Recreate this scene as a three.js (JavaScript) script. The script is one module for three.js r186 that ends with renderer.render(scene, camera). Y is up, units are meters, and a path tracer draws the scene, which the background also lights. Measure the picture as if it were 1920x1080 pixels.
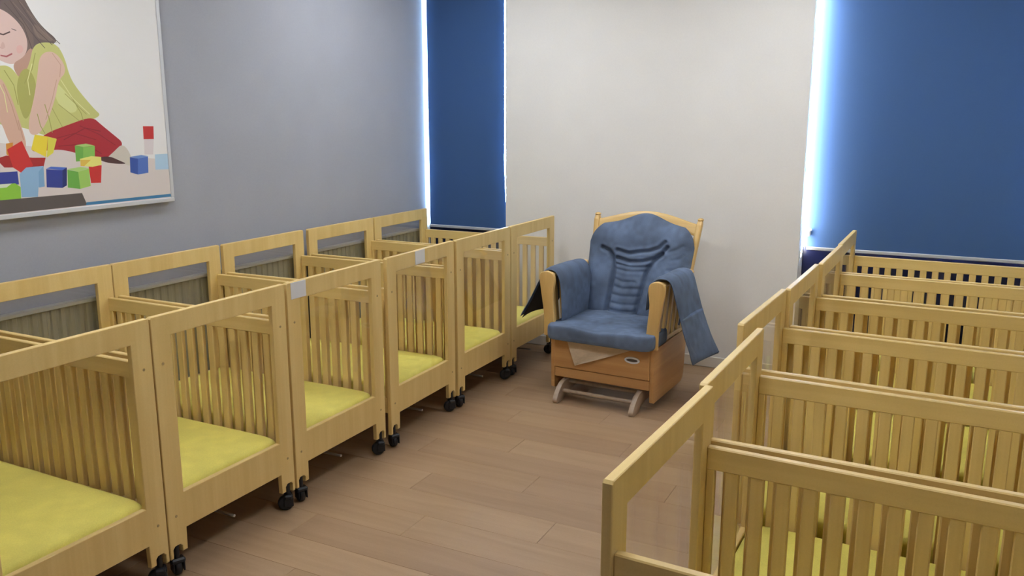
import * as THREE from 'three';
import { mergeGeometries, mergeVertices, toCreasedNormals } from 'three/addons/utils/BufferGeometryUtils.js';
import { RectAreaLightUniformsLib } from 'three/addons/lights/RectAreaLightUniformsLib.js';

// ------------------------------------------------------------------ camera, sky, lamps, exposure
const scene = new THREE.Scene();
const camera = new THREE.PerspectiveCamera(37.9, 1920 / 1080, 0.05, 60);
const EYE = new THREE.Vector3(3.005, 1.655, 5.313);
const YAW = 26.84 * Math.PI / 180, PITCH = 11.557 * Math.PI / 180;
camera.position.copy(EYE);
camera.rotation.order = 'YXZ';
camera.rotation.set(-PITCH, YAW, 0);

scene.background = new THREE.Color().setRGB(0.36, 0.62, 1.0);   // even daylight sky outside the two windows
scene.backgroundIntensity = 150;
const sun = new THREE.DirectionalLight(new THREE.Color().setRGB(1.0, 0.97, 0.92), 900);      // outdoor sun, comes in only past the edges of the blinds
sun.position.set(1.6 + 2.62, 1.4 + 6.43, -7.2); sun.target.position.set(1.6, 1.4, 0); scene.add(sun, sun.target);
sun.castShadow = true; sun.shadow.mapSize.set(4096, 4096); sun.shadow.bias = -0.0004;
Object.assign(sun.shadow.camera, { left: -6, right: 6, top: 6, bottom: -6, near: 0.5, far: 20 });

const renderer = new THREE.WebGLRenderer({ antialias: true });
renderer.toneMapping = THREE.LinearToneMapping;
renderer.toneMappingExposure = 1.0;
renderer.shadowMap.enabled = true;
RectAreaLightUniformsLib.init();

const CEIL = 2.85;
const PANEL_LIGHT = 22.0;
const PANEL_SPOTS = [[0.45, 1.05], [0.45, 3.5], [2.3, 1.05], [2.3, 3.5]];
const LAMP_COLOR = new THREE.Color().setRGB(0.93, 0.965, 1.02);

// ------------------------------------------------------------------ helpers
let seed = 12345;
function rnd() { seed = (seed * 1664525 + 1013904223) >>> 0; return seed / 4294967296; }
function hash(x, y) { let h = (x * 374761393 + y * 668265263) | 0; h = Math.imul(h ^ (h >>> 13), 1274126177); return ((h ^ (h >>> 16)) >>> 0) / 4294967296; }
function vnoise(x, y, px, py) {      // value noise that repeats after px, py cells
  const xi = Math.floor(x), yi = Math.floor(y), fx = x - xi, fy = y - yi;
  const w = (a, n) => ((a % n) + n) % n;
  const sx = fx * fx * (3 - 2 * fx), sy = fy * fy * (3 - 2 * fy);
  const a = hash(w(xi, px), w(yi, py)), b = hash(w(xi + 1, px), w(yi, py)), c = hash(w(xi, px), w(yi + 1, py)), d = hash(w(xi + 1, px), w(yi + 1, py));
  return (a + (b - a) * sx) * (1 - sy) + (c + (d - c) * sx) * sy;
}
const taken = {};
function numbered(n) { const k = taken[n] = (taken[n] ?? -1) + 1; return k ? `${n}_${String(k).padStart(3, '0')}` : n; }
function shade(o) { o.traverse(m => { if (m.isMesh) { m.castShadow = true; m.receiveShadow = true; } }); return o; }
function mesh(name, geo, mat, parent = scene) {
  const m = new THREE.Mesh(geo, mat);
  m.name = parent === scene ? numbered(name) : name;
  m.castShadow = true; m.receiveShadow = true;
  parent.add(m); return m;
}
function thing(name, label, category, pos = [0, 0, 0], turn = 0, group) {
  const g = new THREE.Group(); g.name = numbered(name); g.position.set(...pos); g.rotation.y = turn;
  g.userData = { label, category }; if (group) g.userData.group = group;
  scene.add(g); return g;
}
function tag(o, label, category, group) { o.userData = { ...o.userData, label, category }; if (group) o.userData.group = group; return o; }
function structure(o, label, category) { o.userData = { kind: 'structure', label, category }; return o; }
// uv in metres, taken from the face's own directions; u runs along the grain axis
function metricUV(geo, grain = 0, ou = 0, ov = 0) {
  const g = geo.index ? geo.toNonIndexed() : geo;
  if (!g.attributes.normal) g.computeVertexNormals();
  const p = g.attributes.position, uv = new Float32Array(p.count * 2), a = new THREE.Vector3(), b = new THREE.Vector3(), c = new THREE.Vector3();
  for (let i = 0; i < p.count; i += 3) {
    a.fromBufferAttribute(p, i); b.fromBufferAttribute(p, i + 1); c.fromBufferAttribute(p, i + 2);
    const n = b.clone().sub(a).cross(c.clone().sub(a)); const an = [Math.abs(n.x), Math.abs(n.y), Math.abs(n.z)];
    let k = an.indexOf(Math.max(...an));
    let ua = grain, va;
    if (k === grain) { ua = (grain + 1) % 3; va = (grain + 2) % 3; } else va = 3 - grain - k;
    [a, b, c].forEach((q, j) => { const e = [q.x, q.y, q.z]; uv[(i + j) * 2] = e[ua] + ou; uv[(i + j) * 2 + 1] = e[va] + ov; });
  }
  g.setAttribute('uv', new THREE.BufferAttribute(uv, 2));
  return g;
}
// box with chamfered edges, from corner to corner (12 chamfers and 8 corners are kept simple)
function chamferBox(x0, y0, z0, x1, y1, z1, c = 0.002, grain = 0, ou = 0, ov = 0) {
  const cx = (x0 + x1) / 2, cy = (y0 + y1) / 2, cz = (z0 + z1) / 2, hx = (x1 - x0) / 2, hy = (y1 - y0) / 2, hz = (z1 - z0) / 2;
  c = Math.min(c, hx * 0.9, hy * 0.9, hz * 0.9);
  const V = [], tri = (a, b, d) => V.push(...a, ...b, ...d);
  const P = (sx, sy, sz, k) => [cx + sx * (hx - (k === 0 ? 0 : c)), cy + sy * (hy - (k === 1 ? 0 : c)), cz + sz * (hz - (k === 2 ? 0 : c))];
  const quad = (a, b, d, e, nx, ny, nz) => {
    const u = [b[0] - a[0], b[1] - a[1], b[2] - a[2]], v = [d[0] - a[0], d[1] - a[1], d[2] - a[2]];
    const n = [u[1] * v[2] - u[2] * v[1], u[2] * v[0] - u[0] * v[2], u[0] * v[1] - u[1] * v[0]];
    if (n[0] * nx + n[1] * ny + n[2] * nz < 0) { tri(a, e, d); tri(a, d, b); } else { tri(a, b, d); tri(a, d, e); }
  };
  for (const s of [-1, 1]) {
    quad(P(s, -1, -1, 0), P(s, 1, -1, 0), P(s, 1, 1, 0), P(s, -1, 1, 0), s, 0, 0);
    quad(P(-1, s, -1, 1), P(1, s, -1, 1), P(1, s, 1, 1), P(-1, s, 1, 1), 0, s, 0);
    quad(P(-1, -1, s, 2), P(1, -1, s, 2), P(1, 1, s, 2), P(-1, 1, s, 2), 0, 0, s);
  }
  for (const s of [-1, 1]) for (const t of [-1, 1]) {
    quad(P(-1, s, t, 1), P(1, s, t, 1), P(1, s, t, 2), P(-1, s, t, 2), 0, s, t);
    quad(P(s, -1, t, 0), P(s, 1, t, 0), P(s, 1, t, 2), P(s, -1, t, 2), s, 0, t);
    quad(P(s, t, -1, 0), P(s, t, 1, 0), P(s, t, 1, 1), P(s, t, -1, 1), s, t, 0);
  }
  for (const s of [-1, 1]) for (const t of [-1, 1]) for (const r of [-1, 1]) {
    const a = P(s, t, r, 0), b = P(s, t, r, 1), d = P(s, t, r, 2);
    if (s * t * r > 0) tri(a, b, d); else tri(a, d, b);
  }
  const g = new THREE.BufferGeometry();
  g.setAttribute('position', new THREE.BufferAttribute(new Float32Array(V), 3));
  g.computeVertexNormals();
  return metricUV(g, grain, ou, ov);
}
function plainBox(x0, y0, z0, x1, y1, z1, grain = 0) {
  const g = new THREE.BoxGeometry(x1 - x0, y1 - y0, z1 - z0); g.translate((x0 + x1) / 2, (y0 + y1) / 2, (z0 + z1) / 2);
  return metricUV(g, grain);
}
const merge = list => mergeGeometries(list.map(g => { const h = g.index ? g.toNonIndexed() : g; for (const k of Object.keys(h.attributes)) if (!['position', 'normal', 'uv'].includes(k)) h.deleteAttribute(k); return h; }));
function rod(a, b, r, seg = 12) {
  const A = new THREE.Vector3(...a), B = new THREE.Vector3(...b), d = B.clone().sub(A);
  const g = new THREE.CylinderGeometry(r, r, d.length(), seg); g.rotateX(Math.PI / 2); g.lookAt(d); g.translate(...A.add(B).multiplyScalar(0.5).toArray());
  return g;
}
// a grid surface from a function of (i/n, j/m) -> [x, y, z]
function surface(n, m, f, closeU = false) {
  const pos = [], uv = [], idx = [];
  for (let i = 0; i <= n; i++) for (let j = 0; j <= m; j++) { pos.push(...f(i / n, j / m)); uv.push(i / n, j / m); }
  for (let i = 0; i < n; i++) for (let j = 0; j < m; j++) { const a = i * (m + 1) + j, b = a + m + 1; idx.push(a, b, a + 1, b, b + 1, a + 1); }
  const g = new THREE.BufferGeometry();
  g.setAttribute('position', new THREE.Float32BufferAttribute(pos, 3)); g.setAttribute('uv', new THREE.Float32BufferAttribute(uv, 2)); g.setIndex(idx);
  g.computeVertexNormals(); return g;
}
function tex(w, h, f, srgb = true) {
  const d = new Uint8Array(w * h * 4);
  for (let y = 0; y < h; y++) for (let x = 0; x < w; x++) { const c = f(x, y), i = (y * w + x) * 4; d[i] = c[0]; d[i + 1] = c[1]; d[i + 2] = c[2]; d[i + 3] = 255; }
  const t = new THREE.DataTexture(d, w, h); t.magFilter = THREE.LinearFilter; t.minFilter = THREE.LinearMipmapLinearFilter; t.generateMipmaps = true;
  t.wrapS = t.wrapT = THREE.RepeatWrapping; if (srgb) t.colorSpace = THREE.SRGBColorSpace; t.needsUpdate = true; return t;
}
const clamp8 = v => Math.max(0, Math.min(255, v));

// ------------------------------------------------------------------ materials
function woodTex(base, dark, fine, scaleU = 1) {       // 1 m square, grain along u
  return tex(512, 512, (x, y) => {
    const u = x / 512, v = y / 512;
    const warp = vnoise(u * 3, v * 6, 3, 6) * 0.06;
    const g1 = vnoise(u * 2 * scaleU, (v + warp) * 40, 2 * scaleU, 40), g2 = vnoise(u * 8, v * 150, 8, 150), g3 = vnoise(u * 4, v * 5, 4, 5);
    let k = 0.5 * g1 + 0.25 * g2 + 0.35 * g3 - 0.3;
    const t = Math.max(0, Math.min(1, k)), n = (hash(x, y) - 0.5) * fine;
    return [0, 1, 2].map(i => clamp8(base[i] + (dark[i] - base[i]) * t + n));
  });
}
const birchTex = woodTex([226, 197, 131], [210, 177, 108], 5);
const pineTex = woodTex([200, 154, 98], [174, 124, 74], 5);
const armTex = woodTex([222, 186, 120], [200, 158, 92], 5);
const greyWoodTex = woodTex([176, 156, 136], [150, 130, 112], 5);
const birch = new THREE.MeshStandardMaterial({ map: birchTex, roughness: 0.4 });
const pine = new THREE.MeshStandardMaterial({ map: pineTex, roughness: 0.38 });
const armWood = new THREE.MeshStandardMaterial({ map: armTex, roughness: 0.35 });
const footWood = new THREE.MeshStandardMaterial({ map: greyWoodTex, roughness: 0.3 });
const acrylic = new THREE.MeshPhysicalMaterial({ color: 0xffffff, transmission: 1, thickness: 0, roughness: 0.03, ior: 1.45, specularIntensity: 0.8 });
const rubber = new THREE.MeshStandardMaterial({ color: 0x15161b, roughness: 0.5 });
const steel = new THREE.MeshStandardMaterial({ color: 0xb9babc, roughness: 0.35, metalness: 0.8 });
const paper = new THREE.MeshStandardMaterial({ color: 0xdadada, roughness: 0.6 });
const screwMat = new THREE.MeshStandardMaterial({ color: 0xa58c5e, roughness: 0.5 });

function clothTex(base, amp, fine) {
  return tex(512, 512, (x, y) => {
    const u = x / 512, v = y / 512;
    const k = (vnoise(u * 6, v * 6, 6, 6) - 0.5) * amp + (vnoise(u * 23, v * 23, 23, 23) - 0.5) * amp * 0.7 + (hash(x, y) - 0.5) * fine;
    return base.map(b => clamp8(b + k * b / 120));
  });
}
const plush = new THREE.MeshPhysicalMaterial({ map: clothTex([92, 107, 131], 26, 12), roughness: 0.9, sheen: 0.4, sheenRoughness: 0.5, sheenColor: new THREE.Color(0x9aaabf) });
const lining = new THREE.MeshStandardMaterial({ color: 0x1d1e22, roughness: 0.85 });
const canvasCloth = new THREE.MeshStandardMaterial({ map: clothTex([206, 186, 158], 8, 8), roughness: 0.9 });
const sheet = new THREE.MeshStandardMaterial({ map: clothTex([216, 204, 98], 8, 7), roughness: 0.88 });
const blindTexture = tex(256, 256, (x, y) => { const k = ((x % 2) ? 4 : -4) + ((y % 2) ? 3 : -3) + (hash(x, y) - 0.5) * 8; return [clamp8(54 + k), clamp8(88 + k), clamp8(138 + k)]; });
blindTexture.repeat.set(8, 8);
const blindCloth = new THREE.MeshStandardMaterial({ map: blindTexture, roughness: 0.85 });

const paint = (rgb, rough, amp) => {
  const m = new THREE.MeshStandardMaterial({ map: tex(256, 256, (x, y) => { const k = (vnoise(x / 32, y / 32, 8, 8) - 0.5) * amp + (hash(x, y) - 0.5) * amp; return rgb.map(c => clamp8(c + k)); }), roughness: rough });
  return m;
};
const greyPaint = paint([160, 162, 170], 0.75, 3);
const creamPaint = paint([230, 228, 224], 0.8, 3);
const whitePaint = paint([232, 231, 228], 0.8, 2);
const trimPaint = new THREE.MeshStandardMaterial({ color: 0xdcd6cc, roughness: 0.55 });
const frameWhite = new THREE.MeshStandardMaterial({ color: 0xe8e8e6, roughness: 0.4 });
const darkPanel = new THREE.MeshPhysicalMaterial({ color: 0x0d1538, roughness: 0.3 });
const glass = new THREE.MeshPhysicalMaterial({ color: 0xffffff, transmission: 1, thickness: 0, roughness: 0.0, ior: 1.5 });

// ------------------------------------------------------------------ the room
const XL = -0.5, XR = 3.74, ZB = -0.14, ZF = 7.0, T = 0.36;

// floor: laminate planks across the room, each its own piece
const floor = new THREE.Group(); floor.name = 'floor'; scene.add(floor);
structure(floor, 'brown laminate plank floor of the nursery', 'floor');
mesh('subfloor', plainBox(XL - T, -0.2, ZB - T, XR + T, -0.012, ZF + T), new THREE.MeshStandardMaterial({ color: 0x4a3a2e, roughness: 0.9 }), floor);
const plankMats = [[166, 137, 106], [162, 133, 103], [169, 140, 109], [159, 130, 101], [165, 137, 108]].map((c, i) => new THREE.MeshStandardMaterial({ map: woodTex(c, [c[0] - 18, c[1] - 18, c[2] - 18], 6), roughness: 0.36 }));
{
  const w = 0.192, len = 1.28; let row = 0;
  for (let z = ZB; z < ZF; z += w, row++) {
    let x = XL - [0, 0.52, 0.93, 0.3, 0.75][row % 5] * len * 0.9;
    for (; x < XR; x += len) {
      const a = Math.max(x, XL) + 0.0005, b = Math.min(x + len, XR) - 0.0005, c = Math.min(z + w, ZF) - 0.0005;
      if (b - a < 0.05) continue;
      mesh('plank', chamferBox(a, -0.012, z + 0.0005, b, 0, c, 0.0008, 0, rnd() * 3, rnd() * 3), plankMats[Math.floor(rnd() * 5)], floor);
    }
  }
}
structure(mesh('ceiling', plainBox(XL - T, CEIL, ZB - T, XR + T, CEIL + 0.2, ZF + T), whitePaint), 'white ceiling', 'ceiling');
structure(mesh('wall_left', plainBox(XL - T, -0.2, ZB, XL, CEIL, ZF + T), greyPaint), 'grey painted wall behind the crib row with the poster', 'wall');
structure(mesh('wall_right', plainBox(XR, -0.2, ZB, XR + T, CEIL, ZF + T), creamPaint), 'cream painted side wall', 'wall');
structure(mesh('wall_front', plainBox(XL - T, -0.2, ZF, XR + T, CEIL, ZF + T), creamPaint), 'cream painted wall opposite the windows', 'wall');
const OPEN = [[XL, 0.195], [2.262, 3.64]], OY0 = 0.05, OY1 = 2.68;
{
  const s = new THREE.Shape([[XL - T, -0.2], [XR + T, -0.2], [XR + T, CEIL], [XL - T, CEIL]].map(p => new THREE.Vector2(...p)));
  for (const [a, b] of OPEN) s.holes.push(new THREE.Path([[a, OY0], [a, OY1], [b, OY1], [b, OY0]].map(p => new THREE.Vector2(...p))));
  const g = new THREE.ExtrudeGeometry(s, { depth: T, bevelEnabled: false }); g.translate(0, 0, ZB - T);
  structure(mesh('wall_back', metricUV(g), creamPaint), 'cream painted wall between the two blue blinds', 'wall');
}
{
  const bb = (name, x0, z0, x1, z1) => structure(mesh(name, chamferBox(x0, 0, z0, x1, 0.075, z1, 0.004), trimPaint), 'low pale baseboard along the wall', 'baseboard');
  bb('baseboard_back', 0.2, ZB, 2.255, ZB + 0.012);
  bb('baseboard_left', XL, ZB + 0.02, XL + 0.012, ZF);
  bb('baseboard_right', XR - 0.012, ZB + 0.02, XR, ZF);
}
// windows: frame, pane, and a dark parapet panel below the sill
OPEN.forEach(([a, b], i) => {
  const w = new THREE.Group(); w.name = `window_${i + 1}`; scene.add(w);
  structure(w, i ? 'wide window behind the broad blue blind' : 'narrow corner window behind the blue blind', 'window');
  const z0 = ZB - 0.34, z1 = ZB - 0.29, y0 = 0.84, f = 0.012;
  mesh('window_frame', merge([chamferBox(a, y0, z0, a + f, OY1, z1), chamferBox(b - f, y0, z0, b, OY1, z1), chamferBox(a + f, y0, z0, b - f, y0 + f, z1), chamferBox(a + f, OY1 - f, z0, b - f, OY1, z1)]), frameWhite, w);
  mesh('pane', plainBox(a + f, y0 + f, z0 + 0.022, b - f, OY1 - f, z0 + 0.028), glass, w);
  mesh('parapet_panel', chamferBox(a, OY0, z0, b, y0, ZB - (i ? 0.173 : 0.058), 0.004), darkPanel, w);
});

// outside: a balcony slab that keeps the sun off the corner window
tag(mesh('balcony_slab', chamferBox(-1.3, 2.86, ZB - T - 2.5, 1.65, 3.0, ZB - T - 0.002, 0.01), new THREE.MeshStandardMaterial({ color: 0xb9b6b0, roughness: 0.9 })), 'concrete balcony slab outside above the corner window', 'balcony');

// ------------------------------------------------------------------ ceiling lights
PANEL_SPOTS.forEach(([x, z], i) => {
  const t = thing('ceiling_light', ['square ceiling light panel above the grey wall cribs, window end', 'square ceiling light panel above the grey wall cribs, poster end', 'square ceiling light panel above the aisle, beside the wide blue blind', 'square ceiling light panel above the crib row facing the poster'][i], 'ceiling light', [x, CEIL, z], 0, 'ceiling light panels');
  const fr = 0.61 / 2, o = 0.022;
  mesh('frame', merge([chamferBox(-fr, -0.018, -fr, fr, 0, -fr + o), chamferBox(-fr, -0.018, fr - o, fr, 0, fr), chamferBox(-fr, -0.018, -fr + o, -fr + o, 0, fr - o), chamferBox(fr - o, -0.018, -fr + o, fr, 0, fr - o)]), frameWhite, t);
  mesh('diffuser', plainBox(-fr + o, -0.012, -fr + o, fr - o, -0.004, fr - o), new THREE.MeshStandardMaterial({ color: 0xf4f2ee, emissive: LAMP_COLOR, emissiveIntensity: 1.0, roughness: 0.6 }), t);
  const l = new THREE.RectAreaLight(LAMP_COLOR, PANEL_LIGHT, 0.56, 0.56);
  l.position.set(0, -0.014, 0); l.rotation.x = -Math.PI / 2; t.add(l);
});

// ------------------------------------------------------------------ roller blinds
function rollerBlind(label, x0, x1, flare, clip, depth) {
  const zc = ZB - depth, top = 2.62, bot = 0.836;
  const t = thing('roller_blind', label, 'blind', [(x0 + x1) / 2, 0, zc]);
  const h = (x1 - x0) / 2;
  // the cloth bows a little and its free edge curls
  const f = (s, side) => (u, v) => {
    const y = bot + (top - bot) * v, x = -h + 2 * h * u;
    const e = flare * Math.pow(u, 6) * Math.exp(-Math.pow((v - 0.02) / 0.16, 2));
    return [x + e - 0.006 * flare * 40 * Math.pow(u, 10) * Math.exp(-Math.pow((v - 0.28) / 0.06, 2)), y, side + 0.004 * Math.sin(u * 9) * (1 - v)];
  };
  const front = surface(40, 60, f(1, 0.001)), back = surface(40, 60, f(1, -0.001));
  const bi = back.index.array; for (let k = 0; k < bi.length; k += 3) { const q = bi[k]; bi[k] = bi[k + 1]; bi[k + 1] = q; } back.computeVertexNormals();
  const scale = g => { const p = g.attributes.position, u = g.attributes.uv; for (let k = 0; k < p.count; k++) u.setXY(k, p.getX(k), p.getY(k)); return g; };
  mesh('cloth', merge([scale(front), scale(back)]), blindCloth, t);
  const bar = mesh('hem_bar', chamferBox(-h, bot - 0.02, -0.008, h + flare * 0.6, bot + 0.002, 0.009, 0.004), new THREE.MeshStandardMaterial({ color: 0xc9cdd2, roughness: 0.35, metalness: 0.3 }), t);
  bar.userData.label = 'pale metal hem bar';
  const tube = rod([-h - 0.004, top + 0.02, 0], [h + 0.004, top + 0.02, 0], 0.028, 24); mesh('roller_tube', tube, blindCloth, t);
  if (clip) {
    const c = mesh('chain_tensioner', merge([chamferBox(-h - 0.016, clip - 0.02, 0.002, -h + 0.022, clip + 0.016, 0.024, 0.007), rod([-h, clip + 0.01, 0.013], [-h + 0.026, clip + 0.024, 0.013], 0.007, 10)]), frameWhite, t);
    c.userData.label = 'small white chain holder';
  }
  return t;
}
rollerBlind('narrow blue roller blind in the room corner, above the crib row at the grey wall', XL + 0.014, 0.162, 0.014, 0, 0.045);
rollerBlind('wide blue roller blind with white chain holder, beside the cream wall', 2.285, 3.606, 0.004, 0.925, 0.16);

// ------------------------------------------------------------------ radiators behind the crib row
function radiator(z0, z1, label) {
  const t = thing('radiator', label, 'radiator', [XL, 0, (z0 + z1) / 2], 0, 'radiators behind the crib row');
  const m = new THREE.MeshStandardMaterial({ color: 0x8f8b79, roughness: 0.5 });
  const h = (z1 - z0) / 2, parts = [], y0 = 0.16, y1 = 0.815, pitch = 0.045;
  // fluted steel panel: a wave across z, extruded in height
  const n = Math.round(2 * h / pitch), s = new THREE.Shape(); s.moveTo(-h, 0.012);
  for (let k = 0; k < n; k++) { const a = -h + k * pitch; s.lineTo(a + 0.008, 0.012); s.lineTo(a + 0.014, 0.018); s.lineTo(a + 0.034, 0.018); s.lineTo(a + 0.040, 0.012); }
  s.lineTo(h, 0.012); s.lineTo(h, 0.0); s.lineTo(-h, 0.0);
  const g = new THREE.ExtrudeGeometry(s, { depth: y1 - y0, bevelEnabled: false });   // shape x -> z, shape y -> x, depth -> y
  const p = g.attributes.position; for (let k = 0; k < p.count; k++) { const a = p.getX(k), b = p.getY(k), c = p.getZ(k); p.setXYZ(k, 0.03 + b, y0 + c, a); }
  g.computeVertexNormals();
  mesh('fluted_panel', metricUV(g, 1), m, t);
  mesh('top_grille', chamferBox(0.012, y1, -h, 0.058, y1 + 0.018, h, 0.003, 2), new THREE.MeshStandardMaterial({ color: 0xb4b4b0, roughness: 0.4 }), t);
  for (const q of [-h + 0.15, h - 0.15]) mesh('bracket', chamferBox(0.0015, 0.3, q - 0.02, 0.03, 0.7, q + 0.02), m, t);
}
radiator(0.02, 1.26, 'fluted grey radiator on the grey wall behind the cribs near the window corner');
radiator(1.34, 2.62, 'fluted grey radiator on the grey wall behind the middle of the crib row');
radiator(2.70, 3.98, 'fluted grey radiator on the grey wall under the poster');

// ------------------------------------------------------------------ cribs
const CL = 1.0646, CW = 0.664, CH = 0.982, TH = 0.022;
function endPanelGeo() {        // in the z-y plane, thickness TH along +x from 0
  const h = CW / 2, s = new THREE.Shape();
  const leg = 0.08, y0 = 0.078, yr = 0.175, n0 = 0.014, n1 = 0.056, nt = 0.122, r = 0.006;
  const P = [];
  const half = sgn => {        // outer bottom of one leg to the inner corner under the rail
    const a = [[h, y0], [h - n0, y0], [h - n0, nt - 0.01], [h - n0 - 0.01, nt], [h - n1 + 0.01, nt], [h - n1, nt - 0.01], [h - n1, y0 + 0.012], [h - leg + 0.002, y0 + 0.012], [h - leg, yr]];
    return a.map(([x, y]) => [sgn * x, y]);
  };
  const rt = half(1), lt = half(-1).reverse();
  s.moveTo(h, CH - r); s.lineTo(h - r, CH); s.lineTo(-h + r, CH); s.lineTo(-h, CH - r);
  for (const [x, y] of lt.slice().reverse()) s.lineTo(x, y);
  for (const [x, y] of rt.slice().reverse()) s.lineTo(x, y);
  s.closePath();
  const o = 0.08, q = new THREE.Path(); q.moveTo(-h + o, 0.315); q.lineTo(-h + o, 0.905); q.lineTo(h - o, 0.905); q.lineTo(h - o, 0.315); q.closePath();
  s.holes.push(q);
  const b = 0.002, g = new THREE.ExtrudeGeometry(s, { depth: TH - 2 * b, bevelEnabled: true, bevelThickness: b, bevelSize: b, bevelOffset: -b, bevelSegments: 1 });
  g.rotateY(Math.PI / 2);      // shape x -> -z, depth -> x
  g.translate(b, 0, 0);
  return g;
}
const endGeoA = metricUV(endPanelGeo(), 1, 0.13, 0.4), endGeoB = metricUV(endPanelGeo(), 1, 0.61, 0.12);
const paneGeo = plainBox(TH / 2 - 0.002, 0.311, -CW / 2 + 0.076, TH / 2 + 0.002, 0.909, CW / 2 - 0.076);
const RZ = CW / 2 - 0.024, RT = 0.011, RX = CL / 2 - TH;
const topRailGeo = chamferBox(-RX, 0.768, -RT, RX, 0.829, RT, 0.003, 0, 0.2, 0.3), lowRailGeo = chamferBox(-RX, 0.185, -RT, RX, 0.265, RT, 0.003, 0, 0.5, 0.7);
const PITCH_S = 0.0636, SLATS = 16;
const slatGeos = [0, 1, 2, 3].map(k => chamferBox(-0.0172, 0.262, -0.0100, 0.0172, 0.771, 0.0100, 0.003, 1, 0.17 * k, 0.29 * k + 0.05));
const endSlatGeo = chamferBox(-0.011, 0.262, -0.0100, 0.011, 0.771, 0.0100, 0.003, 1, 0.3, 0.6);
const boardGeo = chamferBox(-RX + 0.004, 0.205, -RZ + 0.014, RX - 0.004, 0.222, RZ - 0.014, 0.002, 0);
const casterStem = rod([0, 0.062, 0], [0, 0.118, 0], 0.009, 10);
const casterFork = merge([chamferBox(-0.018, 0.05, -0.026, 0.018, 0.072, 0.026, 0.006), chamferBox(-0.02, 0.02, 0.016, 0.02, 0.06, 0.022, 0.004), chamferBox(-0.02, 0.02, -0.022, 0.02, 0.06, -0.016, 0.004)].map(g => g));
const wheelGeo = (() => { const g = new THREE.LatheGeometry([[0.006, -0.013], [0.026, -0.013], [0.032, -0.009], [0.033, 0], [0.032, 0.009], [0.026, 0.013], [0.006, 0.013]].map(p => new THREE.Vector2(...p)), 24); g.rotateX(Math.PI / 2); g.translate(0.012, 0.033, 0); return g; })();
const braceGeo = rod([-CL / 2 + TH, 0.1, 0], [CL / 2 - TH, 0.1, 0], 0.006, 10);
const screwGeo = (() => { const g = new THREE.CylinderGeometry(0.005, 0.005, 0.002, 12); g.rotateZ(Math.PI / 2); return g; })();

function makeCrib() {
  const t = new THREE.Group(); t.name = 'crib';
  for (const s of [1, -1]) {
    const e = mesh('end_panel', s > 0 ? endGeoA : endGeoB, birch, t); e.position.x = s > 0 ? CL / 2 - TH : -CL / 2;
    const pn = mesh('clear_pane', paneGeo, acrylic, e); pn.userData.label = 'clear acrylic pane'; pn.castShadow = false;
    for (const zz of [-1, 1]) for (const y of [0.81, 0.235]) { const q = mesh('screw', screwGeo, screwMat, e); q.position.set(s > 0 ? TH + 0.0002 : -0.0002, y, zz * (CW / 2 - 0.037)); }
  }
  for (const s of [1, -1]) {
    const r = mesh('side_rail', topRailGeo, birch, t); r.position.z = s * RZ;
    const l = mesh('lower_rail', lowRailGeo, birch, t); l.position.z = s * RZ;
    for (let k = 0; k < SLATS - 1; k++) { const b = mesh('slat', slatGeos[(k * 3 + (s > 0 ? 1 : 0)) % 4], birch, t); b.position.set((k - (SLATS - 2) / 2) * PITCH_S, 0, s * RZ); }
    for (const q of [-1, 1]) { const b = mesh('slat', endSlatGeo, birch, t); b.position.set(q * (RX - 0.011), 0, s * RZ); }
  }
  mesh('mattress_board', boardGeo, birch, t);
  mesh('brace_bar', braceGeo, steel, t);
  for (const sx of [-1, 1]) for (const sz of [-1, 1]) {
    const c = mesh('caster', casterFork, rubber, t); c.position.set(sx * (CL / 2 - TH / 2), 0, sz * (CW / 2 - 0.035)); c.rotation.y = (rnd() - 0.5) * 1.6 + (sx > 0 ? Math.PI : 0);
    mesh('wheel', wheelGeo, rubber, c); mesh('stem', casterStem, rubber, c);
  }
  return t;
}
const cribProto = makeCrib();
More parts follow.
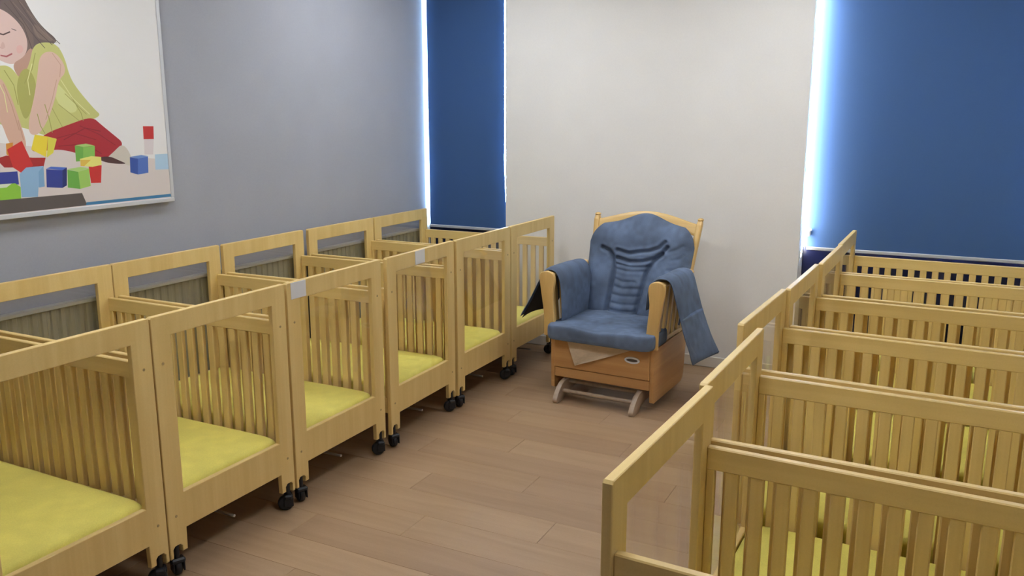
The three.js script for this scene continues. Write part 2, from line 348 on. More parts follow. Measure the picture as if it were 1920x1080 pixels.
const mattressGeo = (() => {      // rounded, slightly slack fitted sheet
  const a = 0.507, b = 0.288, y0 = 0.222, y1 = 0.33, r = 0.055, e = 0.03, N = 128, rings = [];
  const ring = (inset, y) => {
    const pts = []; const A = a - inset, B = b - inset, R = Math.max(0.004, r - inset * 0.6);
    for (let k = 0; k < N; k++) {
      const th = k / N * Math.PI * 2, c = Math.cos(th), s = Math.sin(th);
      const n = 18, q = Math.pow(Math.pow(Math.abs(c), n) + Math.pow(Math.abs(s), n), -1 / n);
      pts.push([A * c * q, y, B * s * q]);
    }
    return pts;
  };
  const wr = (x, z) => 0.0035 * (vnoise(x * 7 + 40, z * 7 + 40, 999, 999) - 0.5) + 0.003 * (vnoise(x * 3 + 20, z * 16 + 20, 999, 999) - 0.5);
  for (let k = 0; k <= 3; k++) rings.push(ring(0.012 * (1 - k / 3), y0 + 0.03 * k / 3));
  for (let k = 0; k <= 6; k++) { const t = k / 6 * Math.PI / 2; rings.push(ring(e * (1 - Math.cos(t)), y1 - e + e * Math.sin(t) - 0.002)); }
  for (let k = 1; k <= 14; k++) { const f = k / 14; rings.push(ring(e, y1).map(([x, y, z]) => [x * (1 - f), y1 - 0.002 + 0.006 * (1 - Math.pow(1 - f, 2)) * 0.6, z * (1 - f)])); }
  const pos = [], idx = [], uv = [];
  rings.forEach((g, i) => g.forEach(([x, y, z]) => { const top = i > 9; pos.push(x, y + (top ? wr(x, z) : 0), z + (!top ? wr(x * 3, y * 8) : 0)); uv.push(x, z + y); }));
  for (let i = 0; i < rings.length - 1; i++) for (let k = 0; k < N; k++) { const p = i * N + k, q = i * N + (k + 1) % N; idx.push(p, p + N, q, q, p + N, q + N); }
  const g = new THREE.BufferGeometry(); g.setAttribute('position', new THREE.Float32BufferAttribute(pos, 3)); g.setAttribute('uv', new THREE.Float32BufferAttribute(uv, 2)); g.setIndex(idx); g.computeVertexNormals();
  return g;
})();
const labelCard = chamferBox(-0.001, 0, -0.047, 0.0012, 0.07, 0.047, 0.0006, 2);
function placeCrib(x, z, turn, where, group, opts = {}) {
  const c = cribProto.clone(); c.name = numbered('crib'); scene.add(c);
  c.position.set(x, 0, z); c.rotation.y = turn;
  c.userData = { label: `${opts.card ? 'light wood crib with white name card, ' : 'light wood crib with clear end panes, '}${where}`, category: 'crib', group };
  if (opts.card) { const m = mesh('name_card', labelCard, paper, c); m.position.set(CL / 2 + 0.0012, 0.91, opts.card); m.userData.label = 'white paper name card'; }
  const m = mesh('mattress', mattressGeo, sheet); m.position.set(x, 0.0015, z); m.rotation.y = turn + (rnd() - 0.5) * 0.006;
  tag(m, `yellow sheeted crib mattress inside the ${opts.mat}`, 'mattress', group.replace('cribs', 'mattresses in the cribs'));
}
// row along the grey wall: far edges of the cribs in z
const order = ['first', 'second', 'third', 'fourth', 'fifth', 'sixth'];
const LX = 0.6493 - CL / 2;
[[0.004, 0], [0.679, 0], [1.367, 0], [2.055, 0], [2.726, 0], [3.396, 0]].forEach(([z0], k) => {
  const w = k === 0 ? 'in the corner under the narrow blue blind' : `${order[k]} from the narrow blind along the grey wall`;
  placeCrib(LX, z0 + CW / 2, [0.0, 0.003, 0.026, 0.006, 0.0, 0.0][k], w, 'cribs along the grey wall',
    { card: k === 2 ? 0.028 : k === 3 ? 0.262 : 0, mat: k === 0 ? 'crib in the corner under the narrow blind' : `${order[k]} crib from the narrow blind along the grey wall` });
});
// row facing it: near corner of the aisle end (x, z) and turn, as found on the floor
[[2.5524, 0.535, 1.4], [2.5373, 1.2051, 1.8], [2.4976, 1.8937, 2.2], [2.452, 2.5617, 2.7], [2.5014, 3.2479, 1.7], [2.4883, 3.915, 2.6]].forEach(([x, z, deg], k) => {
  const a = deg * Math.PI / 180, d = [Math.sin(a), -Math.cos(a)], e = [Math.cos(a), Math.sin(a)];
  const w = k === 0 ? 'standing against the wide blue blind' : `${order[k]} from the wide blue blind in its row`;
  placeCrib(x + d[0] * CW / 2 + e[0] * CL / 2, z + d[1] * CW / 2 + e[1] * CL / 2, Math.PI - a, w, 'cribs facing the grey wall row',
    { mat: k === 0 ? 'crib against the wide blue blind' : `${order[k]} crib from the wide blue blind` });
});

// ------------------------------------------------------------------ glider chair
{
  const t = thing('glider_chair', 'wooden glider armchair with blue plush cushions, in front of the cream wall', 'armchair', [1.362, 0, 0.62], -0.05);
  const extrudeZ = (pts, w, x, mat, name, parent = t, grain = 2) => {       // pts in (z, y); board of thickness w centred on x
    const s = new THREE.Shape(pts.map(p => new THREE.Vector2(...p)));
    const g = new THREE.ExtrudeGeometry(s, { depth: w - 0.006, bevelEnabled: true, bevelThickness: 0.003, bevelSize: 0.003, bevelOffset: -0.003, bevelSegments: 2, curveSegments: 16 });
    const p = g.attributes.position; for (let k = 0; k < p.count; k++) { const a = p.getX(k), b = p.getY(k), c = p.getZ(k); p.setXYZ(k, x - w / 2 + 0.003 + c, b, a); }
    const ix = []; const q = g.toNonIndexed ? (g.index ? g.toNonIndexed() : g) : g; // mirrored: turn the faces round
    const pp = q.attributes.position; for (let k = 0; k < pp.count; k += 3) { const A = [pp.getX(k), pp.getY(k), pp.getZ(k)], B = [pp.getX(k + 1), pp.getY(k + 1), pp.getZ(k + 1)]; pp.setXYZ(k, ...B); pp.setXYZ(k + 1, ...A); }
    q.computeVertexNormals();
    return mesh(name, metricUV(toCreasedNormals(q, 0.6), grain), mat, parent);
  };
  const bez = (pts, n = 24) => new THREE.SplineCurve(pts.map(p => new THREE.Vector2(...p))).getPoints(n).map(v => [v.x, v.y]);
  // floor base: two curved feet and two rods
  for (const s of [-1, 1]) extrudeZ([...bez([[0.385, 0.0], [0.395, 0.02], [0.37, 0.06], [0.31, 0.105], [0.24, 0.118]]), [-0.24, 0.118], ...bez([[-0.24, 0.118], [-0.31, 0.09], [-0.35, 0.03], [-0.34, 0.0]]), [-0.28, 0.0], [-0.22, 0.045], [0.2, 0.045], [0.27, 0.03], [0.32, 0.0]], 0.03, s * 0.238, footWood, 'foot');
  mesh('rod', rod([-0.238, 0.060, 0.31], [0.238, 0.060, 0.31], 0.0125, 16), footWood, t);
  mesh('rod', rod([-0.238, 0.096, 0.225], [0.238, 0.096, 0.225], 0.0125, 16), footWood, t);
  mesh('rod', rod([-0.238, 0.07, -0.24], [0.238, 0.07, -0.24], 0.011, 16), footWood, t);
  // box of the seat
  for (const s of [-1, 1]) extrudeZ([[0.28, 0.372], [0.272, 0.06], [0.255, 0.052], [-0.2, 0.056], ...bez([[-0.22, 0.06], [-0.25, 0.085], [-0.262, 0.14], [-0.28, 0.26], [-0.29, 0.372]])], 0.024, s * 0.312, pine, 'side_panel');
  mesh('front_panel', chamferBox(-0.3, 0.19, 0.258, 0.3, 0.368, 0.284, 0.004, 0), pine, t);
  mesh('front_rail', chamferBox(-0.3, 0.128, 0.254, 0.3, 0.186, 0.276, 0.004, 0, 0.3, 0.4), pine, t);
  mesh('seat_board', chamferBox(-0.3, 0.345, -0.28, 0.3, 0.366, 0.258, 0.003, 0), pine, t);
  const oval = (a, b, z, d) => { const s = new THREE.Shape(); s.absellipse(0, 0, a, b, 0, Math.PI * 2); const g = new THREE.ExtrudeGeometry(s, { depth: d, bevelEnabled: false, curveSegments: 40 }); g.translate(0.196, 0.298, z); return g; };
  const plate = mesh('oval_plate', oval(0.046, 0.02, 0.284, 0.003), paper, t); plate.userData.label = 'white oval plate with dark centre';
  mesh('plate_centre', oval(0.034, 0.0085, 0.287, 0.0012), new THREE.MeshStandardMaterial({ color: 0x4a4038, roughness: 0.5 }), plate);
  // arms
  for (const s of [-1, 1]) {
    const xa = s > 0 ? 0.302 : -0.335, lean = s * 0.024;
    // front post: a board facing forward, flaring to a rounded head
    const sh = new THREE.Shape(); const w0 = 0.037, w1 = 0.048, y0 = 0.372, y1 = 0.762;
    sh.moveTo(-w0, y0); sh.lineTo(w0, y0);
    const L = bez([[w0, y0], [w0 - 0.004 + s * 0.006, 0.5], [w0 + s * 0.02, 0.62], [w1 + lean * 0.9, y1 - 0.05], [w1 * 0.75 + lean, y1 - 0.012], [lean, y1]]); L.forEach(p => sh.lineTo(...p));
    const Rr = bez([[lean, y1], [-w1 * 0.75 + lean, y1 - 0.012], [-w1 + lean * 0.9, y1 - 0.05], [-w0 + s * 0.02, 0.62], [-w0 + 0.004 + s * 0.006, 0.5], [-w0, y0]]); Rr.forEach(p => sh.lineTo(...p));
    const g = new THREE.ExtrudeGeometry(sh, { depth: 0.02, bevelEnabled: true, bevelThickness: 0.004, bevelSize: 0.004, bevelOffset: -0.004, bevelSegments: 3 }); g.translate(xa, 0, 0.255);
    const arm = mesh('arm', metricUV(toCreasedNormals(g.index ? g.toNonIndexed() : g, 0.7), 1), armWood, t);
    // arm top: rounded bar running back, and the lower bar
    const xt = xa + lean;
    const top = new THREE.Shape(); top.absellipse(0, 0, 0.036, 0.016, 0, Math.PI * 2);
    const tg = new THREE.ExtrudeGeometry(top, { depth: 0.53, bevelEnabled: false, curveSegments: 16 }); tg.translate(xt, 0.735, -0.272);
    mesh('arm_rest', metricUV(tg, 2), armWood, arm);
    mesh('lower_bar', chamferBox(xa - 0.014, 0.374, -0.28, xa + 0.014, 0.4, 0.256, 0.005, 2), armWood, arm);
    for (let k = 0; k < 5; k++) { const z = 0.17 - k * 0.082; const b = chamferBox(-0.008, 0.396, z - 0.017, 0.008, 0.725, z + 0.017, 0.003, 1, k * 0.2); const p = b.attributes.position; for (let q = 0; q < p.count; q++) p.setX(q, xa + p.getX(q) + lean * (p.getY(q) - 0.396) / 0.3); mesh('spindle', b, armWood, arm); }
  }
  // reclined back: posts, crown, slats; zb(y) gives the back's depth
  const zb = y => -0.19 - (y - 0.36) * 0.34;
  for (const s of [-1, 1]) {
    const g = surface(24, 16, (u, v) => {
      const y = 0.3 + u * 0.735, a = v * Math.PI * 2, sq = 0.55, c = Math.cos(a), d = Math.sin(a);
      const wx = 0.019, wz = 0.024, k = Math.pow(Math.pow(Math.abs(c), 4) + Math.pow(Math.abs(d), 4), -0.25) * (u > 0.97 ? 1 - 0.35 * (u - 0.97) / 0.03 : 1);
      return [s * (0.293 + (y - 0.36) * 0.073) + c * wx * k, y, zb(y) - d * wz * k];
    });
    const P = mesh('back_post', metricUV(g, 1), armWood, t); P.geometry.computeVertexNormals();
    const cap = new THREE.SphereGeometry(0.02, 16, 10); cap.scale(0.95, 0.55, 1.2); cap.translate(s * 0.3425, 1.033, zb(1.033)); mesh('finial', metricUV(cap, 1), armWood, P);
  }
  const crownY = x => 1.005 + 0.062 * Math.pow(Math.cos(Math.min(1, Math.abs(x) / 0.33) * Math.PI / 2), 1.2);
  {
    const g = surface(40, 16, (u, v) => {
      const x = -0.335 + 0.67 * u, a = v * Math.PI * 2, c = Math.cos(a), d = Math.sin(a), k = Math.pow(Math.pow(Math.abs(c), 4) + Math.pow(Math.abs(d), 4), -0.25);
      const hy = 0.035, y = crownY(x) - hy + d * hy * k; return [x, y, zb(y) + c * 0.013 * k];
    });
    mesh('crown_rail', metricUV(g, 0), armWood, t);
    for (let k = 0; k < 6; k++) { const x = -0.225 + k * 0.09; mesh('back_slat', metricUV(surface(8, 8, (u, v) => { const y = 0.38 + u * 0.6, a = v * Math.PI * 2, c = Math.cos(a), d = Math.sin(a), q = Math.pow(Math.pow(Math.abs(c), 4) + Math.pow(Math.abs(d), 4), -0.25); return [x * (1 + u * 0.2) + c * 0.018 * q, y, zb(y) + d * 0.008 * q]; }), 1), armWood, t); }
    mesh('lower_back_rail', chamferBox(-0.29, 0.37, zb(0.39) - 0.012, 0.29, 0.415, zb(0.39) + 0.012, 0.004, 0), armWood, t);
  }
  // back cushion
  const seg = (px, py, ax, ay, bx, by) => { const dx = bx - ax, dy = by - ay, q = Math.max(0, Math.min(1, ((px - ax) * dx + (py - ay) * dy) / (dx * dx + dy * dy))); return Math.hypot(px - ax - q * dx, py - ay - q * dy); };
  const polyDist = (px, py, L) => { let m = 9; for (let k = 0; k + 1 < L.length; k++) m = Math.min(m, seg(px, py, ...L[k], ...L[k + 1])); return m; };
  const seamL = [[-0.225, 0.845], [-0.175, 0.828], [-0.14, 0.785], [-0.128, 0.72], [-0.128, 0.62], [-0.142, 0.43]];
  const seamR = [[0.195, 0.875], [0.165, 0.828], [0.115, 0.775], [0.085, 0.72], [0.072, 0.62], [0.045, 0.43]];
  const folds = [[[-0.12, 0.838], [-0.04, 0.822], [0.02, 0.835], [0.09, 0.845], [0.15, 0.868], [0.185, 0.905]], [[-0.115, 0.79], [-0.03, 0.772], [0.05, 0.78], [0.12, 0.8], [0.17, 0.828]], [[-0.11, 0.755], [0.0, 0.742], [0.09, 0.752]], [[-0.12, 0.728], [-0.05, 0.715], [0.06, 0.722]], [[-0.115, 0.668], [-0.06, 0.65], [0.02, 0.655]], [[-0.115, 0.622], [-0.05, 0.608], [0.05, 0.618]], [[-0.125, 0.575], [-0.05, 0.565], [0.05, 0.572]], [[-0.13, 0.525], [-0.05, 0.515], [0.045, 0.522]], [[-0.13, 0.48], [-0.05, 0.472], [0.04, 0.478]],
    [[0.2, 0.845], [0.25, 0.86], [0.29, 0.885]], [[0.235, 0.8], [0.28, 0.81], [0.3, 0.83]], [[0.2, 0.655], [0.26, 0.67], [0.3, 0.7]], [[0.22, 0.74], [0.27, 0.745], [0.295, 0.76]]];
  const half = y => 0.318 + 0.028 * Math.min(1, (y - 0.42) / 0.5);
  const topY = x => 0.988 + 0.072 * Math.exp(-Math.pow((x - 0.01) / 0.15, 2)) - 0.03 * Math.pow(Math.abs(x) / 0.34, 8);
  const cushion = (n, m, front) => surface(n, m, (u, v) => {
    const sx = u * 2 - 1, x0 = sx * 0.346, yT = topY(x0), y = 0.42 + (yT - 0.42) * v;
    let x = sx * half(y);
    const ex = 1 - Math.pow(Math.abs(sx), 7), ey = 1 - Math.pow(Math.abs(v * 2 - 1), 12);
    const edge = Math.pow(Math.max(0, Math.min(ex, 1)), 0.5) * Math.pow(Math.max(0, ey), 0.5);
    // round the top corners
    const cr = Math.max(0, Math.abs(sx) - 0.78) / 0.22, ct = Math.max(0, v - 0.84) / 0.16, rr = cr * ct;
    x *= 1 - 0.06 * rr; const yy = y - 0.03 * rr;
    let d = front ? 0.062 + 0.018 * (1 - sx * sx) : -0.03;
    if (front) {
      d += 0.022 * Math.exp(-Math.pow((Math.abs(x) - 0.22) / 0.09, 2)) * Math.exp(-Math.pow((y - 0.62) / 0.16, 2)) + 0.018 * Math.exp(-Math.pow((y - 0.93) / 0.08, 2));
      const a = polyDist(x, y, seamL), b = polyDist(x, y, seamR);
      d -= 0.034 * Math.exp(-Math.pow(a / 0.012, 2)) + 0.034 * Math.exp(-Math.pow(b / 0.012, 2));
      folds.forEach((f, k) => { const q = polyDist(x, y, f); d -= (k < 2 ? 0.014 : 0.0032) * Math.exp(-Math.pow(q / (k < 2 ? 0.011 : 0.008), 2)); d += (k < 2 ? 0.006 : 0.0018) * Math.exp(-Math.pow((q - 0.018) / 0.011, 2)); });
      d += 0.005 * (vnoise(x * 14 + 50, y * 14 + 50, 999, 999) - 0.5);
    }
    return [x, yy, zb(yy) + 0.045 + d * edge];
  });
  {
    const f = cushion(110, 130, true), b = cushion(24, 24, false);
    const bi = b.index.array; for (let k = 0; k < bi.length; k += 3) { const q = bi[k]; bi[k] = bi[k + 1]; bi[k + 1] = q; } b.computeVertexNormals();
    const uvs = g => { const p = g.attributes.position, u = g.attributes.uv; for (let k = 0; k < p.count; k++) u.setXY(k, p.getX(k) * 1.6, p.getY(k) * 1.6); return g; };
    mesh('back_cushion', merge([uvs(f), uvs(b)]), plush, t);
  }
  // seat cushion
  const seatG = (() => {
    const N = 120, rings = [], cz = 0.075, a = 0.318, b = 0.29, y0 = 0.372, y1 = 0.462;
    const ring = (k, y) => { const o = []; for (let i = 0; i < N; i++) { const th = i / N * Math.PI * 2, c = Math.cos(th), s = Math.sin(th), n = 11, q = Math.pow(Math.pow(Math.abs(c), n) + Math.pow(Math.abs(s), n), -1 / n); o.push([a * k * c * q * (s > 0 ? 1.04 : 0.9), y, cz + b * k * s * q]); } return o; };
    for (let k = 0; k <= 12; k++) { const t = -Math.PI / 2 + Math.PI * k / 12; rings.push(ring(0.95 + 0.05 * Math.pow(Math.max(0, Math.cos(t)), 0.6), (y0 + y1) / 2 + (y1 - y0) / 2 * Math.sign(Math.sin(t)) * Math.pow(Math.abs(Math.sin(t)), 0.8) * 0.96)); }
    for (let k = 1; k <= 20; k++) { const f = k / 20; rings.push(ring(0.95 * (1 - f), y1 - 0.003 + 0.012 * (1 - (1 - f) * (1 - f)))); }
    const pos = [], uv = [], idx = [];
    rings.forEach((r, i) => r.forEach(([x, y, z]) => { const e = i > 9 ? 1 : 0; const w = e * (0.012 * (vnoise(x * 5 + 30, z * 5 + 30, 999, 999) - 0.5) + 0.006 * (vnoise(x * 13 + 30, z * 13 + 30, 999, 999) - 0.5)) - (i > 4 ? 0.012 * Math.exp(-Math.pow((x + 0.02) / 0.12, 2)) * Math.exp(-Math.pow((z - 0.32) / 0.1, 2)) : 0); pos.push(x, y + w, z); uv.push(x * 1.6, z * 1.6 + y * 1.6); }));
    for (let i = 0; i < rings.length - 1; i++) for (let k = 0; k < N; k++) { const p = i * N + k, q = i * N + (k + 1) % N; idx.push(p, p + N, q, q, p + N, q + N); }
    for (let k = 1; k + 1 < N; k++) idx.push(0, k, k + 1);
    const g = new THREE.BufferGeometry(); g.setAttribute('position', new THREE.Float32BufferAttribute(pos, 3)); g.setAttribute('uv', new THREE.Float32BufferAttribute(uv, 2)); g.setIndex(idx); g.computeVertexNormals(); return g;
  })();
  const seat = mesh('seat_cushion', seatG, plush, t);
  // beige flap of cloth hanging from under the seat cushion over the front
  {
    const A = [-0.215, 0.376], B = [0.235, 0.374], C = [-0.15, 0.222];
    const f = (off) => (u, v) => { const x = (A[0] + (B[0] - A[0]) * u) * (1 - v) + C[0] * v, y = (A[1] + (B[1] - A[1]) * u) * (1 - v) + C[1] * v; return [x + 0.02 * u * v * (1 - v), y - 0.045 * u * (1 - u) * v * (1 - v) * 4 * 0.5, 0.294 + off + 0.006 * Math.sin(u * 5 + v * 2) + 0.012 * v]; };
    const a = surface(16, 16, f(0.0015)), b = surface(16, 16, f(-0.0015));
    const fl = mesh('flap', merge([a, b]), canvasCloth, seat); fl.userData.label = 'beige cloth flap hanging below the cushion';
  }
  // arm pads: a quilted strip laid over the arm, from the inner side over the top to the outer side
  function pad(path, z0, z1, thick, name, seed2, spread) {
    const pts = path.map(p => new THREE.Vector2(...p)), cv = new THREE.SplineCurve(pts), N = 48, M = 30;
    const side = sgn => (u, v) => {
      const p = cv.getPointAt(u), tg = cv.getTangentAt(Math.min(0.999, Math.max(0.001, u))), n = [tg.y, -tg.x];
      const e = Math.pow(Math.max(0, 1 - Math.pow(Math.abs(2 * v - 1), 8)), 0.5) * Math.pow(Math.max(0, 1 - Math.pow(Math.abs(2 * u - 1), 30)), 0.5);
      const puff = thick / 2 * e * (1 + 0.3 * (vnoise(u * 9 + seed2, v * 5 + seed2, 999, 999) - 0.5)) * sgn;
      const wave = 0.012 * Math.sin(v * 5 + seed2) * u * u;
      const sp = spread(u, v);
      return [p.x + n[0] * (puff - wave) + sp[0], p.y + n[1] * (puff - wave) + sp[1], z0 + (z1 - z0) * v + sp[2]];
    };
    return [surface(N, M, side(-1)), surface(N, M, side(1))];
  }
  const flip = g => { const i = g.index.array; for (let k = 0; k < i.length; k += 3) { const q = i[k]; i[k] = i[k + 1]; i[k + 1] = q; } g.computeVertexNormals(); return g; };
  const uvm = g => { const p = g.attributes.position, u = g.attributes.uv; for (let k = 0; k < p.count; k++) u.setXY(k, p.getZ(k) * 1.6, (p.getX(k) + p.getY(k)) * 1.6); return g; };
  {   // pad whose outer flap stands off, dark lining showing
    const path = [[-0.276, 0.45], [-0.28, 0.6], [-0.292, 0.70], [-0.325, 0.757], [-0.385, 0.757], [-0.43, 0.69], [-0.495, 0.565], [-0.56, 0.455]];
    const [o, i] = pad(path, 0.238, -0.2, 0.022, 'l', 3, () => [0, 0, 0]);
    const m = mesh('arm_pad', merge([uvm(o), uvm(i)]), plush, t);
    const [o2] = pad([[-0.372, 0.74], [-0.416, 0.684], [-0.481, 0.558], [-0.545, 0.449]], 0.244, -0.2, 0.004, 'l', 3, () => [0, 0, 0]);
    const l = mesh('lining', uvm(o2), lining, m); l.userData.label = 'black lining of the arm pad';
  }
  {
    const path = [[0.245, 0.58], [0.255, 0.69], [0.29, 0.752], [0.335, 0.77], [0.385, 0.75], [0.42, 0.64], [0.455, 0.46], [0.49, 0.27]];
    const spread = (u, v) => { const k = Math.max(0, (u - 0.42) / 0.58); return [0.05 * k * k * v, -0.01 * k * v + 0.02 * k * k * Math.sin(v * 3), -0.07 * k * k * (1 - v) * 1.6 - 0.09 * k * k * v]; };
    const [o, i] = pad(path, 0.226, -0.16, 0.024, 'r', 8, spread);
    const m = mesh('arm_pad', merge([uvm(o), uvm(i)]), plush, t);
    const pk = [[0.447, 0.55], [0.466, 0.45], [0.486, 0.35], [0.502, 0.262]];
    const sp2 = (u, v) => spread(0.62 + 0.38 * u, 0.06 + 0.88 * v);
    const [a, b] = pad(pk, 0.215, -0.15, 0.026, 'p', 5, sp2);
    mesh('pocket', merge([uvm(a), uvm(b)]), plush, m);
  }
}

// ------------------------------------------------------------------ poster on the grey wall
{
  const XP = XL + 0.035;
  // a pixel of the photograph gives a direction; the poster's plane gives the distance
  const F = 540 / Math.tan(37.9 / 2 * Math.PI / 180);
  const toWall = (u, v) => { const d = new THREE.Vector3((u - 960) / F, (540 - v) / F, -1).applyEuler(new THREE.Euler(-PITCH, YAW, 0, 'YXZ')); const k = (XP - EYE.x) / d.x; return [EYE.z + d.z * k, EYE.y + d.y * k]; };
  const z0 = toWall(320, 362)[0], y0 = 1.252, z1 = z0 + 1.5, y1 = 2.36;
  const t = thing('poster', 'framed poster of a small child playing with coloured blocks, on the grey wall', 'poster', [XL, 0, (z0 + z1) / 2]);
  const zc = (z0 + z1) / 2, fr = 0.02, dx = XP - XL;
  mesh('board', plainBox(0.002, y0, z0 - zc, dx - 0.003, y1, z1 - zc), frameWhite, t);
  const alu = new THREE.MeshStandardMaterial({ color: 0xcfd0d2, roughness: 0.4, metalness: 0.2 });
  const bars = [[y0 - fr, y0, z0 - fr, z1 + fr], [y1, y1 + fr, z0 - fr, z1 + fr], [y0, y1, z0 - fr, z0], [y0, y1, z1, z1 + fr]];
  for (const [a, b, c, d] of bars) mesh('frame_bar', chamferBox(0.0, a, c - zc, dx + 0.004, b, d - zc, 0.002), alu, t);
  const S = 1360, cw = Math.round((z1 - z0) * S), ch = Math.round((y1 - y0) * S);
  const cv = document.createElement('canvas'); cv.width = cw; cv.height = ch; const c = cv.getContext('2d');
  const P = (u, v) => { const [z, y] = toWall(u, v); return [(z1 - z) * S, (y1 - y) * S]; };
  const poly = (pts, col, smooth) => {
    const q = pts.map(p => P(...p)); c.fillStyle = col; c.beginPath();
    if (!smooth) { q.forEach((p, k) => k ? c.lineTo(...p) : c.moveTo(...p)); }
    else { const n = q.length, mid = k => [(q[k % n][0] + q[(k + 1) % n][0]) / 2, (q[k % n][1] + q[(k + 1) % n][1]) / 2]; c.moveTo(...mid(n - 1)); for (let k = 0; k < n; k++) c.quadraticCurveTo(...q[k], ...mid(k)); }
    c.closePath(); c.fill();
  };
  const line = (pts, col, w) => { c.strokeStyle = col; c.lineWidth = w; c.lineCap = 'round'; c.lineJoin = 'round'; c.beginPath(); pts.map(p => P(...p)).forEach((p, k) => k ? c.lineTo(...p) : c.moveTo(...p)); c.stroke(); };
  c.fillStyle = '#e6e4e2'; c.fillRect(0, 0, cw, ch);
  poly([[20, 20], [56, 36], [70, 70], [70, 104], [52, 124], [30, 120]], '#75625a', true);
  poly([[-320, 250], [0, 268], [200, 290], [322, 300], [322, 370], [-320, 440]], '#d8cdc8');
  // child: hair, face, neck, arms, shirt, trousers
  poly([[-95, 215], [-60, 160], [-30, 215], [-10, 300], [-60, 320], [-110, 290]], '#8d1f24', true);
  poly([[-46, -20], [0, -42], [40, -14], [58, 22], [80, 52], [110, 76], [96, 84], [118, 92], [84, 92], [66, 96], [52, 70], [30, 42], [0, 18], [-30, 30], [-52, 40]], '#6a5a55', true);
  poly([[60, 40], [84, 60], [104, 78], [80, 76], [64, 66]], '#7d6a60', true);
  poly([[-40, 10], [0, 14], [30, 36], [48, 62], [53, 88], [44, 110], [26, 122], [4, 116], [-22, 100], [-40, 66]], '#d6b8ae', true);
  poly([[30, 30], [52, 66], [56, 96], [64, 92], [62, 62], [46, 36]], '#75625a', true);
  poly([[24, 118], [44, 108], [56, 88], [68, 96], [62, 124], [42, 152], [28, 136]], '#b8917e', true);
  line([[-4, 62], [6, 65], [18, 60]], '#4d3a36', 7); line([[2, 104], [12, 106], [22, 101]], '#a85a5a', 8); line([[-6, 84], [2, 90], [9, 88]], '#c29c92', 5);
  poly([[-30, 132], [0, 122], [20, 124], [40, 152], [56, 118], [62, 84], [86, 78], [108, 84], [122, 110], [130, 142], [144, 166], [178, 206], [190, 216], [170, 226], [130, 238], [92, 256], [72, 250], [48, 240], [20, 236], [-20, 230], [-40, 180]], '#c3c377', true);
  poly([[40, 130], [56, 128], [70, 160], [62, 200], [48, 230], [36, 200], [30, 160]], '#a9a75a', true);
  poly([[100, 150], [120, 168], [150, 205], [130, 215], [104, 190]], '#d2d48e', true);
  for (const [a, b] of [[[110, 196], [148, 226]], [[96, 200], [118, 240]], [[122, 176], [162, 214]]]) line([a, b], '#a6a45c', 5);
  poly([[-42, 152], [0, 142], [14, 166], [28, 200], [40, 236], [52, 276], [36, 290], [16, 268], [2, 226], [-30, 200]], '#d0a994', true);
  poly([[74, 102], [98, 94], [118, 114], [124, 136], [110, 150], [104, 184], [90, 226], [72, 254], [54, 252], [54, 224], [64, 184], [70, 142]], '#d9b7a6', true);
  poly([[52, 286], [80, 252], [128, 234], [172, 218], [190, 234], [212, 252], [234, 270], [212, 288], [196, 304], [172, 296], [120, 280], [90, 282]], '#a8252c', true);
  poly([[196, 300], [214, 284], [230, 268], [246, 290], [248, 314], [226, 304]], '#cfc6b8', true);
  poly([[180, 296], [204, 292], [226, 302], [240, 308], [200, 306]], '#4a2a26', true);
  line([[120, 262], [160, 240], [188, 246]], '#8a1a22', 6);
  for (const [a, b, cc] of [[[30, -5], [70, 58], [98, 84]], [[18, 0], [58, 60], [84, 90]], [[44, 10], [76, 48], [112, 82]], [[8, 6], [44, 46], [60, 92]]]) line([a, b, cc], '#574842', 4);
  for (const q of [[[50, 20], [82, 62], [106, 80]], [[24, 4], [60, 46], [74, 72]], [[36, 2], [66, 36], [90, 66]]]) line(q, '#8a776c', 3);
  for (const q of [[[66, 100], [60, 130], [46, 156]], [[8, 132], [26, 160], [34, 196]], [[84, 196], [92, 222], [98, 248]], [[134, 182], [152, 212], [156, 226]], [[70, 214], [76, 236], [84, 250]]]) line(q, '#9d9b52', 5);
  for (const q of [[[114, 150], [136, 184], [168, 214]], [[60, 120], [52, 150], [56, 178]], [[-10, 140], [8, 176], [14, 210]]]) line(q, '#dcdc9c', 5);
  for (const q of [[[98, 100], [114, 122], [112, 144]], [[106, 150], [98, 186], [86, 224]]]) line(q, '#c79f8b', 5);
  for (const q of [[[6, 158], [22, 198], [36, 244]], [[34, 226], [44, 262]]]) line(q, '#bd937c', 5);
  for (const q of [[[96, 262], [140, 250], [180, 262]], [[150, 236], [186, 252], [216, 272]], [[110, 274], [160, 270], [190, 288]]]) line(q, '#8c1c24', 5);
  line([[22, 54], [30, 57]], '#6a5a55', 4); poly([[4, 76], [10, 84], [8, 92], [0, 92]], '#caa79c', true); poly([[30, 86], [42, 84], [44, 98], [32, 102]], '#d9ada4', true);
  // blocks: each face flat printed
  const K = pts => pts.map(([x, y]) => [x / 4.908, 200 + y / 4.908]);
  const blk = (faces) => faces.forEach(([pts, col]) => poly(K(pts), col));
  blk([[[[-40, 480], [60, 450], [300, 470], [420, 470], [400, 560], [40, 560]], '#a32420'], [[[55, 340], [120, 330], [110, 470], [60, 440]], '#d08a2c'], [[[65, 395], [200, 315], [305, 540], [205, 615], [120, 560]], '#c9302a']]);
  blk([[[[330, 250], [520, 295], [500, 330], [430, 275]], '#e8dc6a'], [[[320, 258], [440, 275], [425, 465], [287, 395]], '#e6cf3a'], [[[440, 275], [522, 300], [490, 425], [432, 468]], '#d8cf4c']]);
  blk([[[[690, 355], [790, 340], [870, 358], [765, 372]], '#a6cc72'], [[[688, 358], [765, 372], [765, 500], [700, 505]], '#6fae4a'], [[[765, 372], [872, 360], [874, 470], [765, 480]], '#86bd55']]);
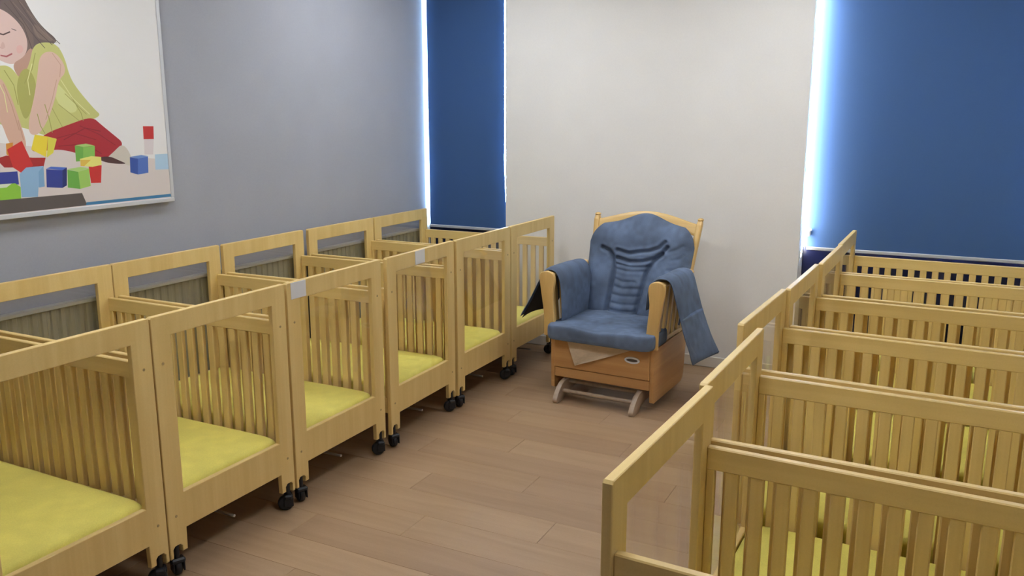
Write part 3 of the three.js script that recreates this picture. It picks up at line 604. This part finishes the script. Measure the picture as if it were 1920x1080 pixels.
  blk([[[[815, 545], [935, 540], [930, 700], [838, 702]], '#c6302a'], [[[735, 480], [840, 455], [930, 462], [935, 535], [850, 555], [742, 545]], '#e6e07a'], [[[740, 490], [835, 490], [775, 548], [742, 545]], '#e0bb4e']]);
  blk([[[[620, 575], [740, 555], [820, 565], [720, 600]], '#aed17a'], [[[620, 580], [720, 600], [740, 757], [625, 745]], '#6cac48'], [[[720, 600], [820, 568], [835, 730], [740, 757]], '#9fc860']]);
  blk([[[[425, 570], [470, 552], [615, 560], [575, 585]], '#4a6cc0'], [[[425, 575], [575, 585], [575, 748], [430, 742]], '#323f8e'], [[[575, 585], [615, 560], [615, 725], [575, 748]], '#26306e']]);
  blk([[[[180, 620], [240, 560], [400, 545], [410, 730], [355, 740], [350, 830], [200, 835]], '#8db2d2'], [[[355, 600], [400, 545], [412, 735], [360, 745]], '#7aa3c8']]);
  blk([[[[-60, 610], [160, 595], [175, 715], [-60, 730]], '#333f90'], [[[-60, 720], [140, 705], [190, 740], [195, 850], [-60, 870]], '#8cc23e'], [[[-60, 720], [110, 707], [60, 745], [-60, 755]], '#d7e0c6']]);
  blk([[[[1315, 180], [1412, 180], [1415, 298], [1322, 300]], '#c22f2c'], [[[1325, 300], [1415, 298], [1410, 440], [1330, 440]], '#d9cfd0']]);
  blk([[[[1195, 462], [1300, 445], [1362, 455], [1270, 478]], '#6d8fc9'], [[[1195, 465], [1270, 478], [1270, 625], [1200, 605]], '#38549f'], [[[1270, 478], [1362, 457], [1366, 608], [1270, 625]], '#4f6fb9']]);
  blk([[[[1425, 440], [1560, 432], [1562, 575], [1430, 580]], '#aecbe0']]);
  blk([[[[-1500, 990], [-60, 868], [755, 795], [797, 890], [795, 908], [-60, 1000], [-1500, 1180]], '#5a5350'], [[[797, 880], [1585, 800], [1585, 826], [790, 908]], '#3f7ba3']]);
  const tx = new THREE.CanvasTexture(cv); tx.colorSpace = THREE.SRGBColorSpace; tx.anisotropy = 8;
  const g = new THREE.PlaneGeometry(z1 - z0, y1 - y0); g.rotateY(Math.PI / 2); g.translate(dx, (y0 + y1) / 2, 0);
  const pm = mesh('print', g, new THREE.MeshPhysicalMaterial({ map: tx, roughness: 0.45 }), t);
  pm.userData.label = 'printed picture of a child in a lime top with toy blocks';
}

renderer.render(scene, camera);
